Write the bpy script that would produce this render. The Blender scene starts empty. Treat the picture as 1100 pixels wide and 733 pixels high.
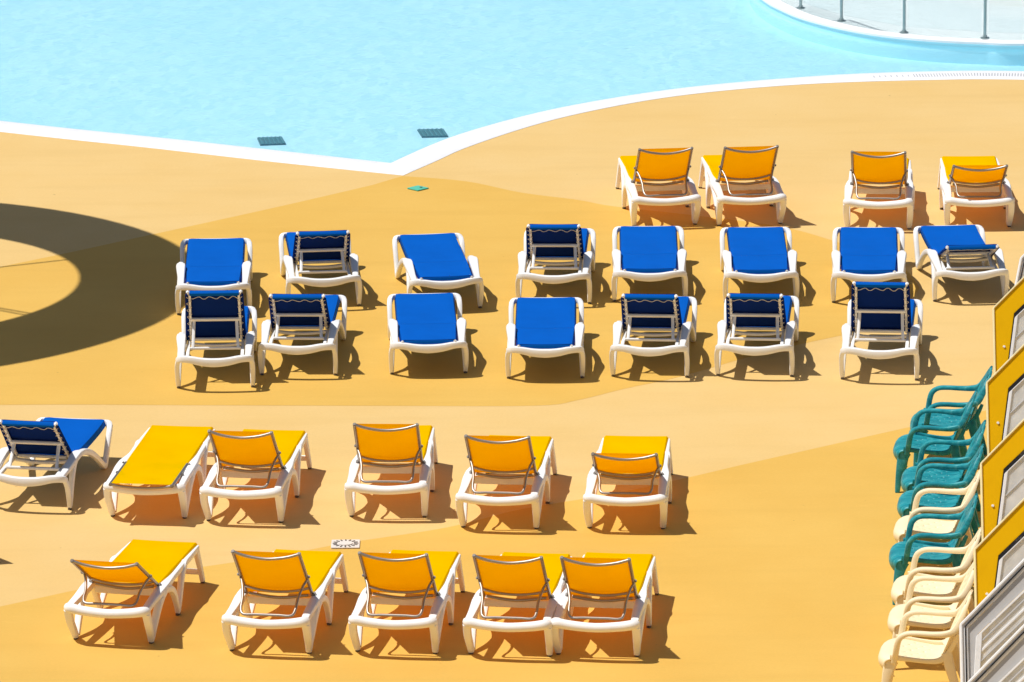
import bpy, bmesh, math, random
from mathutils import Vector, Matrix
random.seed(7)
R = math.radians
S = bpy.context.scene
COL = S.collection

# ------------------------------------------------------------------ materials
def mat(name):
    m = bpy.data.materials.new(name); m.use_nodes = True
    nt = m.node_tree; nt.nodes.clear()
    out = nt.nodes.new('ShaderNodeOutputMaterial')
    return m, nt, out
def nd(nt, t, **kw):
    n = nt.nodes.new(t)
    for k, v in kw.items():
        if k in n.inputs: n.inputs[k].default_value = v
        else: setattr(n, k, v)
    return n
def ramp(nt, src, stops):
    r = nt.nodes.new('ShaderNodeValToRGB')
    el = r.color_ramp.elements
    while len(el) < len(stops): el.new(.5)
    for e, (p, c) in zip(el, stops):
        e.position = p; e.color = (*c, 1) if len(c) == 3 else c
    nt.links.new(src, r.inputs[0]); return r
def coords(nt, kind='Object', scale=(1,1,1)):
    tc = nt.nodes.new('ShaderNodeTexCoord'); mp = nt.nodes.new('ShaderNodeMapping')
    mp.inputs['Scale'].default_value = scale
    nt.links.new(tc.outputs[kind], mp.inputs[0]); return mp.outputs[0]
def worldpos(nt, scale=(1,1,1)):
    g = nt.nodes.new('ShaderNodeNewGeometry'); mp = nt.nodes.new('ShaderNodeMapping')
    mp.inputs['Scale'].default_value = scale
    nt.links.new(g.outputs['Position'], mp.inputs[0]); return mp.outputs[0]
def noise(nt, vec, scale, detail=4, rough=.55):
    n = nd(nt, 'ShaderNodeTexNoise'); n.inputs['Scale'].default_value = scale
    n.inputs['Detail'].default_value = detail; n.inputs['Roughness'].default_value = rough
    nt.links.new(vec, n.inputs['Vector']); return n
def mixc(nt, f, a, b, mode='MIX'):
    m = nt.nodes.new('ShaderNodeMix'); m.data_type = 'RGBA'; m.blend_type = mode
    for s, i in ((f, 0), (a, 6), (b, 7)):
        if isinstance(s, (int, float)): m.inputs[i].default_value = s
        elif isinstance(s, tuple): m.inputs[i].default_value = (*s, 1)
        else: nt.links.new(s, m.inputs[i])
    return m.outputs[2]
def principled(nt, out, col, rough=.5, spec=.5, metal=0, bump=None, bs=.1, bd=.01):
    p = nt.nodes.new('ShaderNodeBsdfPrincipled')
    if isinstance(col, tuple): p.inputs['Base Color'].default_value = (*col, 1)
    else: nt.links.new(col, p.inputs['Base Color'])
    if isinstance(rough, (int, float)): p.inputs['Roughness'].default_value = rough
    else: nt.links.new(rough, p.inputs['Roughness'])
    p.inputs['Specular IOR Level'].default_value = spec
    p.inputs['Metallic'].default_value = metal
    if bump is not None:
        b = nt.nodes.new('ShaderNodeBump'); b.inputs['Strength'].default_value = bs; b.inputs['Distance'].default_value = bd
        nt.links.new(bump, b.inputs['Height']); nt.links.new(b.outputs[0], p.inputs['Normal'])
    nt.links.new(p.outputs[0], out.inputs[0]); return p

def deck_mat(name, base, dark):
    m, nt, out = mat(name)
    v = worldpos(nt); vs = worldpos(nt, (.35, 2.2, 1)); vt = worldpos(nt, (2.0, 5.0, 1))
    n1 = noise(nt, v, .55, 5, .6); n2 = noise(nt, vs, 1.3, 4); n3 = noise(nt, v, 34, 3, .7); n4 = noise(nt, vt, 1.7, 6, .7)
    c = mixc(nt, ramp(nt, n1.outputs[0], [(.36, (0,0,0)), (.66, (1,1,1))]).outputs[0], base, dark)
    c = mixc(nt, ramp(nt, n2.outputs[0], [(.50, (0,0,0)), (.74, (.35,.35,.35))]).outputs[0], c, tuple(x*.90 for x in dark))
    c = mixc(nt, ramp(nt, n4.outputs[0], [(.60, (0,0,0)), (.74, (.30,.30,.30))]).outputs[0], c, tuple(min(1, x*1.12+.02) for x in base))
    # ageing: small dark specks and dirt dots
    sp = noise(nt, v, 9, 2, .5)
    c = mixc(nt, ramp(nt, sp.outputs[0], [(.775, (0,0,0)), (.80, (.5,.5,.5))]).outputs[0], c, (.20,.12,.04))
    c = mixc(nt, ramp(nt, n3.outputs[0], [(.3, (.07,.07,.07)), (.62, (0,0,0))]).outputs[0], c, (.3,.17,.04))
    principled(nt, out, c, .75, .25, bump=n3.outputs[0], bs=.25, bd=.004)
    return m
M = {}
M['deck_pale'] = deck_mat('pale_ochre_paint', (.715,.495,.203), (.695,.465,.172))
M['deck_deep'] = deck_mat('deep_ochre_paint', (.690,.428,.096), (.660,.395,.080))

def resin(name, c, rough=.38, dirt=(.45,.38,.28), amt=.35, spec=.45):
    m, nt, out = mat(name)
    v = coords(nt)
    n = noise(nt, v, 7, 5, .65); n2 = noise(nt, v, 60, 2)
    cc = mixc(nt, ramp(nt, n.outputs[0], [(.52, (0,0,0)), (.8, (amt,amt,amt))]).outputs[0], c, dirt)
    principled(nt, out, cc, .42, spec, bump=n2.outputs[0], bs=.08, bd=.002)
    return m
M['white_resin'] = resin('white_resin', (.87,.87,.86), amt=.15)
M['white_resin_ivory'] = resin('ivory_white_resin', (.90,.895,.885), amt=.12)
M['cream_resin'] = resin('cream_resin', (.88,.75,.50), dirt=(.78,.60,.34), amt=.35)
M['rubber'] = resin('grey_rubber', (.10,.09,.085), dirt=(.25,.18,.1))
M['cap'] = resin('brown_grey_plastic', (.26,.23,.20), dirt=(.3,.25,.2))
M['logo'] = resin('grey_print', (.38,.36,.36))
M['dark'] = resin('black_gasket', (.012,.012,.012))
def teal():
    m, nt, out = mat('teal_resin_streaked')
    v = coords(nt, scale=(2.0, 9, 2.0)); n = noise(nt, v, 2.6, 6, .66); n.inputs['Distortion'].default_value = 1.2
    c = ramp(nt, n.outputs[0], [(.36, (.005,.16,.20)), (.50, (.008,.25,.295)), (.60, (.04,.34,.37)), (.72, (.22,.52,.53))]).outputs[0]
    principled(nt, out, c, .42, .4); return m
M['teal_resin'] = teal()
def fabric(name, col, trans, f, weave=260, rough=.85):
    m, nt, out = mat(name)
    v = coords(nt); n = noise(nt, v, 3.5, 4); w = nd(nt, 'ShaderNodeTexWave'); w.inputs['Scale'].default_value = weave/6
    nt.links.new(v, w.inputs['Vector'])
    c = mixc(nt, ramp(nt, n.outputs[0], [(.35, (0,0,0)), (.75, (1,1,1))]).outputs[0], col, tuple(x*.90 for x in col))
    if not f:
        principled(nt, out, c, rough, .04, bump=w.outputs[0], bs=.15, bd=.002); return m
    d = nd(nt, 'ShaderNodeBsdfDiffuse'); nt.links.new(c, d.inputs[0])
    t = nd(nt, 'ShaderNodeBsdfTranslucent'); t.inputs[0].default_value = (*trans, 1)
    mx = nd(nt, 'ShaderNodeMixShader'); mx.inputs[0].default_value = f
    nt.links.new(d.outputs[0], mx.inputs[1]); nt.links.new(t.outputs[0], mx.inputs[2]); nt.links.new(mx.outputs[0], out.inputs[0])
    return m
M['yellow_fabric'] = fabric('yellow_sling_fabric', (1.0,.72,.0), (1.0,.29,.0), .455)
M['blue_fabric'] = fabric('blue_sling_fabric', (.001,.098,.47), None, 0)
M['navy_shade'] = fabric('blue_sling_shaded', (.004,.022,.17), None, 0)  # darker copy of the blue fabric: shade painted onto sling backs and hems
def metal(name, c, rough):
    m, nt, out = mat(name); v = coords(nt); n = noise(nt, v, 18, 4)
    cc = mixc(nt, n.outputs[0], c, tuple(x*.75 for x in c))
    principled(nt, out, cc, rough, .5, .85); return m
M['aluminium'] = metal('aluminium_tube', (.44,.40,.36), .42)
M['steel'] = metal('brushed_steel', (.42,.52,.53), .4)
M['lace'] = resin('pale_lacing_cord', (.72,.66,.6))
M['coping'] = resin('white_coping', (.86,.86,.87), dirt=(.70,.70,.72), amt=.5)
M['slot'] = resin('grate_slot', (.45,.46,.48), dirt=(.5,.5,.5))
M['drain_hole'] = resin('drain_hole', (.13,.10,.08))
M['drain_plate'] = resin('off_white_plastic', (.76,.70,.64), dirt=(.6,.48,.35), amt=.5)
M['green'] = resin('green_paint', (.10,.52,.38), dirt=(.05,.3,.22), amt=.5)
M['yellow_panel'] = resin('yellow_gelcoat', (.78,.44,.001), dirt=(.72,.39,.001), amt=.6, spec=.12)
M['edge_highlight'] = resin('painted_edge_highlight', (.88,.76,.42), amt=.2)  # cream colour standing in for the sunlit edge of the yellow panels
M['alu_white'] = resin('white_aluminium', (.80,.80,.80))
M['alu_grey'] = resin('grey_aluminium', (.47,.46,.45), dirt=(.38,.37,.35))
M['wall'] = resin('white_render', (.72,.71,.68))
M['canopy'] = resin('canopy_skin', (.55,.6,.62))
def tiles_and_flecks():
    m, nt, out = mat('pool_mosaic_ripple_light')
    v = worldpos(nt); br = nd(nt, 'ShaderNodeTexVoronoi'); br.inputs['Scale'].default_value = 11
    n0 = noise(nt, v, 3.0, 4, .6); v = worldpos(nt, (1, .42, 1))
    dv = nt.nodes.new('ShaderNodeMixRGB'); dv.inputs[0].default_value = .12
    nt.links.new(v, dv.inputs[1]); nt.links.new(n0.outputs[1], dv.inputs[2]); nt.links.new(dv.outputs[0], br.inputs['Vector'])
    n = noise(nt, worldpos(nt, (1,.45,1)), .35, 3)
    c = mixc(nt, ramp(nt, br.outputs[1], [(.1, (0,0,0)), (.9, (1,1,1))]).outputs[0], (.43,.725,.85), (.53,.81,.92))  # tile tones that also paint the light speckle of ripples and caustics
    c = mixc(nt, ramp(nt, n.outputs[0], [(.35, (0,0,0)), (.7, (.55,.55,.55))]).outputs[0], c, (.42,.74,.86))
    principled(nt, out, c, .5, .3); return m
M['mosaic_ripple_light'] = tiles_and_flecks()
def water(name, tint, bumpd, scale=1.0, rough=.03):
    m, nt, out = mat(name)
    v1 = worldpos(nt, (1, .38, 1)); n1 = noise(nt, v1, 12*scale, 4, .62); n1.inputs['Distortion'].default_value = .8
    n2 = noise(nt, worldpos(nt, (1, .45, 1)), 4.2*scale, 4, .55)
    ad = nd(nt, 'ShaderNodeMath', operation='ADD'); nt.links.new(n1.outputs[0], ad.inputs[0]); nt.links.new(n2.outputs[0], ad.inputs[1])
    b = nd(nt, 'ShaderNodeBump'); b.inputs['Strength'].default_value = 1; b.inputs['Distance'].default_value = bumpd
    nt.links.new(ad.outputs[0], b.inputs['Height'])
    fr = nd(nt, 'ShaderNodeFresnel'); fr.inputs['IOR'].default_value = 1.33; nt.links.new(b.outputs[0], fr.inputs['Normal'])
    t = nd(nt, 'ShaderNodeBsdfTransparent'); t.inputs[0].default_value = (*tint, 1)
    g = nd(nt, 'ShaderNodeBsdfGlossy'); g.inputs['Roughness'].default_value = rough; nt.links.new(b.outputs[0], g.inputs['Normal'])
    mx = nd(nt, 'ShaderNodeMixShader'); nt.links.new(fr.outputs[0], mx.inputs[0])
    nt.links.new(t.outputs[0], mx.inputs[1]); nt.links.new(g.outputs[0], mx.inputs[2]); nt.links.new(mx.outputs[0], out.inputs[0])
    return m
M['water'] = water('pool_water', (.94,.99,1.0), .008)
M['basin_water'] = water('basin_water', (.985,1,1), .0005)
def solid(name, c):
    m, nt, out = mat(name); v = worldpos(nt); n = noise(nt, v, 1.5, 4)
    cc = mixc(nt, n.outputs[0], c, tuple(x*.95 for x in c)); principled(nt, out, cc, .5, .3); return m
M['basin_wall'] = solid('pale_blue_wall_paint', (.57,.86,.93))
M['basin_floor'] = solid('pale_basin_paint', (.95,.96,.965))
def glass(name, tint, f, dif=0, dc=(.6,.62,.62)):
    m, nt, out = mat(name)
    t = nd(nt, 'ShaderNodeBsdfTransparent'); t.inputs[0].default_value = (*tint, 1)
    g = nd(nt, 'ShaderNodeBsdfGlossy'); g.inputs['Roughness'].default_value = .05
    lw = nd(nt, 'ShaderNodeLayerWeight'); lw.inputs['Blend'].default_value = .5
    pw = nd(nt, 'ShaderNodeMath', operation='POWER'); pw.inputs[1].default_value = 5; nt.links.new(lw.outputs['Facing'], pw.inputs[0])
    fr = nd(nt, 'ShaderNodeMath', operation='MULTIPLY_ADD'); fr.inputs[1].default_value = .9; fr.inputs[2].default_value = .045; nt.links.new(pw.outputs[0], fr.inputs[0])
    mx = nd(nt, 'ShaderNodeMixShader'); nt.links.new(fr.outputs[0], mx.inputs[0])
    nt.links.new(t.outputs[0], mx.inputs[1]); nt.links.new(g.outputs[0], mx.inputs[2])
    o = mx.outputs[0]
    if dif:
        d = nd(nt, 'ShaderNodeBsdfDiffuse')
        n = noise(nt, coords(nt, scale=(3,3,3)), 2.2, 5, .6)
        c = mixc(nt, ramp(nt, n.outputs[0], [(.35,(0,0,0)),(.7,(1,1,1))]).outputs[0], dc, tuple(x*.78 for x in dc)); nt.links.new(c, d.inputs[0])
        tr = nd(nt, 'ShaderNodeBsdfTranslucent'); nt.links.new(c, tr.inputs[0])
        dm = nd(nt, 'ShaderNodeMixShader'); dm.inputs[0].default_value = .4
        nt.links.new(d.outputs[0], dm.inputs[1]); nt.links.new(tr.outputs[0], dm.inputs[2])
        m2 = nd(nt, 'ShaderNodeMixShader'); m2.inputs[0].default_value = dif
        nt.links.new(o, m2.inputs[1]); nt.links.new(dm.outputs[0], m2.inputs[2]); o = m2.outputs[0]
    nt.links.new(o, out.inputs[0]); return m
M['fence_glass'] = glass('balustrade_glass', (.985,.997,.997), .1)
M['bay_glass'] = glass('dusty_bay_glass', (.85,.88,.88), .1, .68, (.95,.96,.965))

# ------------------------------------------------------------------ mesh helpers
def link(name, bm, m, parent=None, sharp=38, solidify=0, loc=None):
    me = bpy.data.meshes.new(name); bm.normal_update(); bm.to_mesh(me); bm.free()
    if isinstance(m, str): m = M[m]
    me.materials.append(m); me.shade_smooth(); me.set_sharp_from_angle(angle=R(sharp))
    o = bpy.data.objects.new(name, me); COL.objects.link(o)
    if parent: o.parent = parent
    if loc: o.location = loc
    if solidify:
        s = o.modifiers.new('thickness', 'SOLIDIFY'); s.thickness = solidify; s.offset = 0
    return o
def tag(o, label=None, cat=None, group=None, kind=None):
    if label: o['label'] = label
    if cat: o['category'] = cat
    if group: o['group'] = group
    if kind: o['kind'] = kind
    return o
def empty(name, loc=(0,0,0), rz=0):
    e = bpy.data.objects.new(name, None); COL.objects.link(e)
    e.location = loc; e.rotation_euler.z = rz; e.empty_display_size = .1; return e
def catmull(P, n):
    P = [Vector(p) for p in P]; out = []
    for i in range(len(P)-1):
        p0 = P[max(i-1,0)]; p1 = P[i]; p2 = P[i+1]; p3 = P[min(i+2,len(P)-1)]
        for k in range(n):
            t = k/n; t2 = t*t; t3 = t2*t
            out.append(.5*((2*p1)+(-p0+p2)*t+(2*p0-5*p1+4*p2-p3)*t2+(-p0+3*p1-3*p2+p3)*t3))
    out.append(P[-1]); return out
SQ = []
for q in range(4):
    for a in (12, 45, 78):
        th = R(q*90+a); c, s = math.cos(th), math.sin(th)
        e = .56
        SQ.append((math.copysign(abs(c)**e, c), math.copysign(abs(s)**e, s)))
CIRC = [(math.cos(2*math.pi*k/10), math.sin(2*math.pi*k/10)) for k in range(10)]
def sweep(bm, pts, w, h=None, ref=(1,0,0), smooth=4, sec=SQ):
    """Sweeps a rounded section along pts; w is measured along ref, h across it. w and h may be lists, one value per point."""
    h = w if h is None else h
    n0 = len(pts)
    wl = w if isinstance(w, (list, tuple)) else [w]*n0
    hl = h if isinstance(h, (list, tuple)) else [h]*n0
    P = catmull(pts, smooth) if smooth > 1 else [Vector(p) for p in pts]
    ref = Vector(ref); rings = []
    for i, p in enumerate(P):
        t = (P[min(i+1,len(P)-1)] - P[max(i-1,0)]).normalized()
        b = (ref - t*ref.dot(t))
        if b.length < 1e-4: b = t.orthogonal()
        b.normalize(); n = t.cross(b)
        u = i/(smooth if smooth > 1 else 1); k = min(int(u), n0-2) if n0 > 1 else 0; f = u-k
        ww = wl[k]*(1-f)+wl[k+1]*f; hh = hl[k]*(1-f)+hl[k+1]*f
        rings.append([bm.verts.new(p + b*(x*ww/2) + n*(y*hh/2)) for x, y in sec])
    m = len(sec)
    for a, b in zip(rings, rings[1:]):
        for k in range(m): bm.faces.new((a[k], a[(k+1)%m], b[(k+1)%m], b[k]))
    bm.faces.new(rings[0][::-1]); bm.faces.new(rings[-1])
def tube(bm, pts, r, smooth=4): sweep(bm, pts, 2*r, 2*r, ref=(.13,.31,.94), smooth=smooth, sec=CIRC)
def box(bm, c, s, rz=0, bev=0):
    mt = Matrix.Translation(c) @ Matrix.Rotation(rz, 4, 'Z') @ Matrix.Diagonal((*s, 1))
    g = bmesh.ops.create_cube(bm, size=1, matrix=mt)
    if bev:
        es = list({e for v in g['verts'] for e in v.link_edges})
        bmesh.ops.bevel(bm, geom=es, offset=bev, segments=2, affect='EDGES')
def cyl(bm, c, r, h, n=20, r2=None):
    bmesh.ops.create_cone(bm, cap_ends=True, segments=n, radius1=r, radius2=r if r2 is None else r2, depth=h, matrix=Matrix.Translation(c))
def slab(bm, pts, z0, z1):
    """A prism standing on the outline pts."""
    a = [bm.verts.new((x, y, z1)) for x, y in pts]; f = bm.faces.new(a)
    f.normal_update()
    if z0 != z1:
        b = [bm.verts.new((x, y, z0)) for x, y in pts]; n = len(a)
        for k in range(n): bm.faces.new((a[k], b[k], b[(k+1)%n], a[(k+1)%n]))
        bm.faces.new(b[::-1])
    bmesh.ops.recalc_face_normals(bm, faces=bm.faces[:])
def grid(bm, fn, nu, nv, skip=None):
    V = [[bm.verts.new(fn(i/nu, j/nv)) for i in range(nu+1)] for j in range(nv+1)]
    for j in range(nv):
        for i in range(nu):
            if skip and skip(i, j): continue
            bm.faces.new((V[j][i], V[j][i+1], V[j+1][i+1], V[j+1][i]))
    for v in [v for v in bm.verts if not v.link_faces]: bm.verts.remove(v)
def lerp_poly(P, t):
    """Point at parameter t of a polyline by length."""
    L = [0]
    for a, b in zip(P, P[1:]): L.append(L[-1] + (Vector(b)-Vector(a)).length)
    s = t*L[-1]
    for k in range(len(P)-1):
        if s <= L[k+1] + 1e-9:
            f = (s-L[k])/max(1e-9, L[k+1]-L[k]); return Vector(P[k]).lerp(Vector(P[k+1]), f)
    return Vector(P[-1])

# ------------------------------------------------------------------ deck, bands, pool
def smooth2(P, n=8): return [(p.x, p.y) for p in catmull([(x, y, 0) for x, y in P], n)]
c_left = [(-40,28.5),(-25,20.0),(-12,12.95),(-5.79,9.63),(-4.16,8.80),(-2.57,7.95),(-1.18,7.26)]
c_right = [(-1.18,7.26),(-.81,7.98),(-.5,8.60),(.13,9.55),(.77,10.30),(1.64,11.03),(2.52,11.50),(3.62,11.84),(4.94,11.98),(6.03,11.95),(9,11.5),(14,10.2),(25,6.5),(40,2)]
i_left = [(-40,29.3),(-25,20.75),(-12,13.55),(-5.84,10.21),(-3.66,9.11),(-1.33,7.88)]
i_right = [(-1.33,7.88),(-.92,8.72),(-.51,9.40),(.13,10.20),(.78,10.82),(1.65,11.44),(2.53,11.88),(3.87,12.31),(4.97,12.45),(6.06,12.42),(9,11.97),(14,10.68),(25,7.0),(40,2.5)]
outer = smooth2(c_left) + smooth2(c_right)[1:]
inner = smooth2(i_left) + smooth2(i_right)[1:]
FAR = 46
bm = bmesh.new()
va = [bm.verts.new((x, y, 0)) for x, y in outer]
vb = [bm.verts.new((x, -150, 0)) for x, y in outer]
for k in range(len(outer)-1): bm.faces.new((vb[k], vb[k+1], va[k+1], va[k]))
for x0, x1, y0, y1 in ((-900,-40,-150,FAR), (40,900,-150,FAR), (-900,900,FAR,1500), (-900,900,-700,-150)):
    bm.faces.new([bm.verts.new(p) for p in ((x0,y0,0),(x1,y0,0),(x1,y1,0),(x0,y1,0))])
tag(link('pool_deck', bm, 'deck_pale'), kind='structure')

def sheet(name, pts, m):
    bm = bmesh.new(); f = bm.faces.new([bm.verts.new((x, y, .0012)) for x, y in pts])
    bmesh.ops.triangulate(bm, faces=[f])
    for f in bm.faces:
        f.normal_update()
        if f.normal.z < 0: f.normal_flip()
    return tag(link(name, bm, m), kind='structure')
top1 = [(-14,-4.5),(-9.5,-.4),(-5.30,3.23),(-3.92,4.49),(-2.49,5.84),(-1.51,6.82)]
top1b = [(-1.19,7.24),(-.49,6.96),(.11,6.40),(.72,6.03),(1.11,5.71),(2.0,5.24),(2.87,4.70),(3.42,4.0),(4.0,3.0),(4.15,2.0)]
bot1 = [(4.15,2.0),(3.9,1.0),(3.46,.3),(2.84,-.22),(2.27,-.74),(1.61,-1.43),(1.07,-1.86),(.62,-2.26),(.2,-2.45),(-1.33,-2.40),(-3.1,-2.32),(-4.88,-2.25),(-9,-2.3)]
sheet('painted_band', smooth2(top1, 5) + smooth2(top1b, 5) + smooth2(bot1, 5)[1:] , 'deck_deep')
top2 = [(-30,-20),(-12,-14.2),(-6.5,-10.4),(-4.37,-8.82),(-3.61,-8.25),(-2.84,-7.77),(-2.05,-7.37),(-1.49,-7.01),(-.59,-6.54),(.07,-5.98),(.91,-5.50),(1.6,-4.98),(2.12,-4.56),(2.83,-4.01),(3.51,-3.48),(4.48,-2.75),(7,-.9),(14,4.0)]
sheet('painted_band', smooth2(top2, 5) + [(14,-60),(-30,-60)], 'deck_deep')

# coping
bm = bmesh.new()
def offs(P, d):
    out = []
    for k, p in enumerate(P):
        a = Vector(P[max(k-1,0)]); b = Vector(P[min(k+1,len(P)-1)]); t = (b-a).normalized()
        out.append((p[0]-t.y*d, p[1]+t.x*d))
    return out
def nearest_pair(P, Q):
    n = 220; A = [lerp_poly([(x,y,0) for x,y in P], k/n) for k in range(n+1)]; B = [lerp_poly([(x,y,0) for x,y in Q], k/n) for k in range(n+1)]
    return A, B
oL, iL = nearest_pair(smooth2(c_left), smooth2(i_left)); oR, iR = nearest_pair(smooth2(c_right), smooth2(i_right))
O = oL + oR[1:]; I = iL + iR[1:]
prof = []
for a, b in zip(O, I):
    d = (b-a); prof.append([a+Vector((0,0,-.02)), a+Vector((0,0,.004)), a+d*.03+Vector((0,0,.010)), a+d*.93+Vector((0,0,.012)), a+d*.985+Vector((0,0,.004)), b+Vector((0,0,-.01)), b+Vector((0,0,-.10))])
rows = [[bm.verts.new(p) for p in r] for r in prof]
for a, b in zip(rows, rows[1:]):
    for k in range(len(a)-1): bm.faces.new((a[k], b[k], b[k+1], a[k+1]))
bmesh.ops.recalc_face_normals(bm, faces=bm.faces[:])
coping = tag(link('pool_coping', bm, 'coping'), kind='structure')
# overflow grate let into the coping on the right
bm = bmesh.new()
Lr = [a.lerp(b, .46) for a, b in zip(oR, iR)]
tot = 0
step = .034
pts = [p for p in Lr if 4.2 < p.x < 9]
acc = 0
for a, b in zip(pts, pts[1:]):
    seg = (b-a); L = seg.length; u = seg.normalized(); n = Vector((-u.y, u.x, 0))
    while acc < L:
        c = a + u*acc
        fade = 1 if c.x > 4.75 else .55
        for sgn in (0,):
            q = [c - u*.006 - n*.08*fade, c + u*.006 - n*.08*fade, c + u*.006 + n*.08*fade, c - u*.006 + n*.08*fade]
            if c.x > 4.75 or (int(c.x/step) % 2):
                bm.faces.new([bm.verts.new((v.x, v.y, .0145)) for v in q])
        acc += step
    acc -= L
g = link('overflow_grate', bm, 'slot', coping)

# shell, floor, water
bm = bmesh.new()
f = [bm.verts.new((x, y, -.24)) for x, y in inner]; far = [bm.verts.new((x, FAR, -.24)) for x, y in inner]
for k in range(len(f)-1): bm.faces.new((f[k], f[k+1], far[k+1], far[k]))
up = [bm.verts.new((x, y, -.05)) for x, y in inner]
for k in range(len(f)-1): bm.faces.new((up[k], up[k+1], f[k+1], f[k]))
fu = [bm.verts.new((x, FAR, .0)) for x, y in inner]
for k in range(len(f)-1): bm.faces.new((far[k], far[k+1], fu[k+1], fu[k]))
for idx, x in ((0,-40),(len(inner)-1,40)):
    s = bm.verts.new((x, FAR, 0)); bm.faces.new((up[idx], f[idx], far[idx], s))
tag(link('pool_floor', bm, 'mosaic_ripple_light'), kind='structure')
bm = bmesh.new()
a = [bm.verts.new((x, y, -.03)) for x, y in inner]; b = [bm.verts.new((x, FAR-.003, -.03)) for x, y in inner]
for k in range(len(a)-1): bm.faces.new((a[k], a[k+1], b[k+1], b[k]))
tag(link('pool_water', bm, 'water'), kind='structure')
# floor vents
for k, (lab, P) in enumerate((('dark teal suction grate on the pool floor left of the coping corner', [(-2.90,10.22),(-2.62,10.26),(-2.56,9.90),(-2.85,9.86)]),
        ('dark teal suction grate on the pool floor just above the coping corner', [(-1.07,10.58),(-.77,10.60),(-.71,10.22),(-1.01,10.20)]))):
    bm = bmesh.new(); slab(bm, P, -.2395, -.222); r = link('suction_grate', bm, M['grate'] if 'grate' in M else resin('grate_teal', (.012,.11,.15), dirt=(.01,.08,.1)))
    M['grate'] = r.data.materials[0]
    tag(r, lab, 'pool grate', 'suction grates on the pool floor')
    bm = bmesh.new()
    v0, v1, v2, v3 = [Vector((*p, 0)) for p in P]
    for j in range(6):
        t = (j+.5)/6; p = v0.lerp(v1, t); q = v3.lerp(v2, t); d = (v1-v0)*.03
        slab(bm, [(p-d)[:2], (p+d)[:2], (q+d)[:2], (q-d)[:2]], -.222, -.216)
    link('slat', bm, resin('slat_teal', (.03,.17,.21), dirt=(.02,.1,.12)), r)

# raised round basin with a glass fence
ring = [(3.02,18.6),(3.06,17.4),(3.2,16.6),(3.35,16.12),(3.59,15.55),(3.96,14.99),(4.33,14.59),(4.74,14.30),(5.22,14.08),(5.7,13.95),(6.18,13.86),(8,13.9),(10.5,15.2),(12,18),(11.6,21.5),(9,24.2),(6,24),(4,21.8),(3.25,20)]
ringS = [(p.x, p.y) for p in catmull([(x,y,0) for x,y in ring+ring[:1]], 8)][:-1]
cx = sum(p[0] for p in ringS)/len(ringS); cy = sum(p[1] for p in ringS)/len(ringS)
def inset(P, d):
    out = []; n = len(P)
    for k in range(n):
        a = Vector(P[k-1]); b = Vector(P[(k+1)%n]); t = (b-a).normalized(); nn = Vector((-t.y, t.x))
        if nn.dot(Vector((cx,cy))-Vector(P[k])) < 0: nn = -nn
        out.append((P[k][0]+nn.x*d, P[k][1]+nn.y*d))
    return out
basin = empty('paddling_basin', (cx, cy, 0))
tag(basin, 'pale paddling basin with curved white rim at the pool top right', 'paddling pool')
def loopstrip(bm, A, za, B, zb):
    a = [bm.verts.new((x-cx, y-cy, za)) for x, y in A]; b = [bm.verts.new((x-cx, y-cy, zb)) for x, y in B]; n = len(a)
    for k in range(n): bm.faces.new((a[k], a[(k+1)%n], b[(k+1)%n], b[k]))
i15 = inset(ringS, .15); i17 = inset(ringS, .17); o02 = inset(ringS, -.02)
bm = bmesh.new(); loopstrip(bm, ringS, -.24, ringS, .01); bmesh.ops.recalc_face_normals(bm, faces=bm.faces[:]); link('basin_wall', bm, 'basin_wall', basin)
bm = bmesh.new(); loopstrip(bm, o02, .01, o02, .035); loopstrip(bm, o02, .035, i15, .045); loopstrip(bm, i15, .045, i15, -.20); loopstrip(bm, ringS, .01, o02, .01)
bmesh.ops.recalc_face_normals(bm, faces=bm.faces[:]); link('rim', bm, 'coping', basin)
def fan(z):
    bm = bmesh.new(); ctr = bm.verts.new((0,0,z)); q = [bm.verts.new((x-cx, y-cy, z)) for x, y in inset(ringS, .14)]
    for k in range(len(q)):
        f_ = bm.faces.new((ctr, q[k], q[(k+1)%len(q)])); f_.normal_update()
        if f_.normal.z < 0: f_.normal_flip()
    return bm
link('basin_floor', fan(-.12), 'basin_floor', basin)
link('shallow_water', fan(-.01), 'basin_water', basin)
fence = empty('glass_fence', (cx, cy, .045))
tag(fence, 'frameless glass fence on slim steel posts standing on the white basin rim', 'glass fence')
fp = [(3.60,16.02),(4.06,15.22),(4.78,14.49),(5.73,14.12)]
more = inset(ringS, .075)
# extra posts further round, spaced evenly from the last seen one
start = min(range(len(more)), key=lambda k: (more[k][0]-5.73)**2+(more[k][1]-14.12)**2)
acc = 0; k = start; extra = []
while len(extra) < 10:
    a = more[k % len(more)]; b = more[(k+1) % len(more)]; acc += math.dist(a, b); k += 1
    if acc > 1.05: extra.append(b); acc = 0
    if math.dist(b, (3.60,16.02)) < .7 : break
posts = fp + extra
for x, y in posts:
    bm = bmesh.new(); cyl(bm, (0,0,.56), .019, 1.12, 14); p = link('post', bm, 'steel', fence); p.location = (x-cx, y-cy, 0)
    bm = bmesh.new(); cyl(bm, (0,0,.006), .055, .012, 20); cyl(bm, (0,0,.024), .028, .024, 16); link('base_plate', bm, 'steel', p)
for (a, b) in list(zip(posts, posts[1:])) + [(((3.28,16.95)), posts[0])]:
    a = Vector((*a,0)); b = Vector((*b,0)); u = (b-a).normalized(); A = a+u*.05; B = b-u*.05
    bm = bmesh.new(); mid = (A+B)/2; box(bm, (mid.x-cx, mid.y-cy, .58), ((B-A).length, .012, 1.0), math.atan2(u.y, u.x)); link('glass_panel', bm, 'fence_glass', fence)
bm = bmesh.new(); tube(bm, [(x-cx, y-cy, 1.13) for x, y in posts], .022); link('handrail', bm, 'steel', fence)

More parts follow.
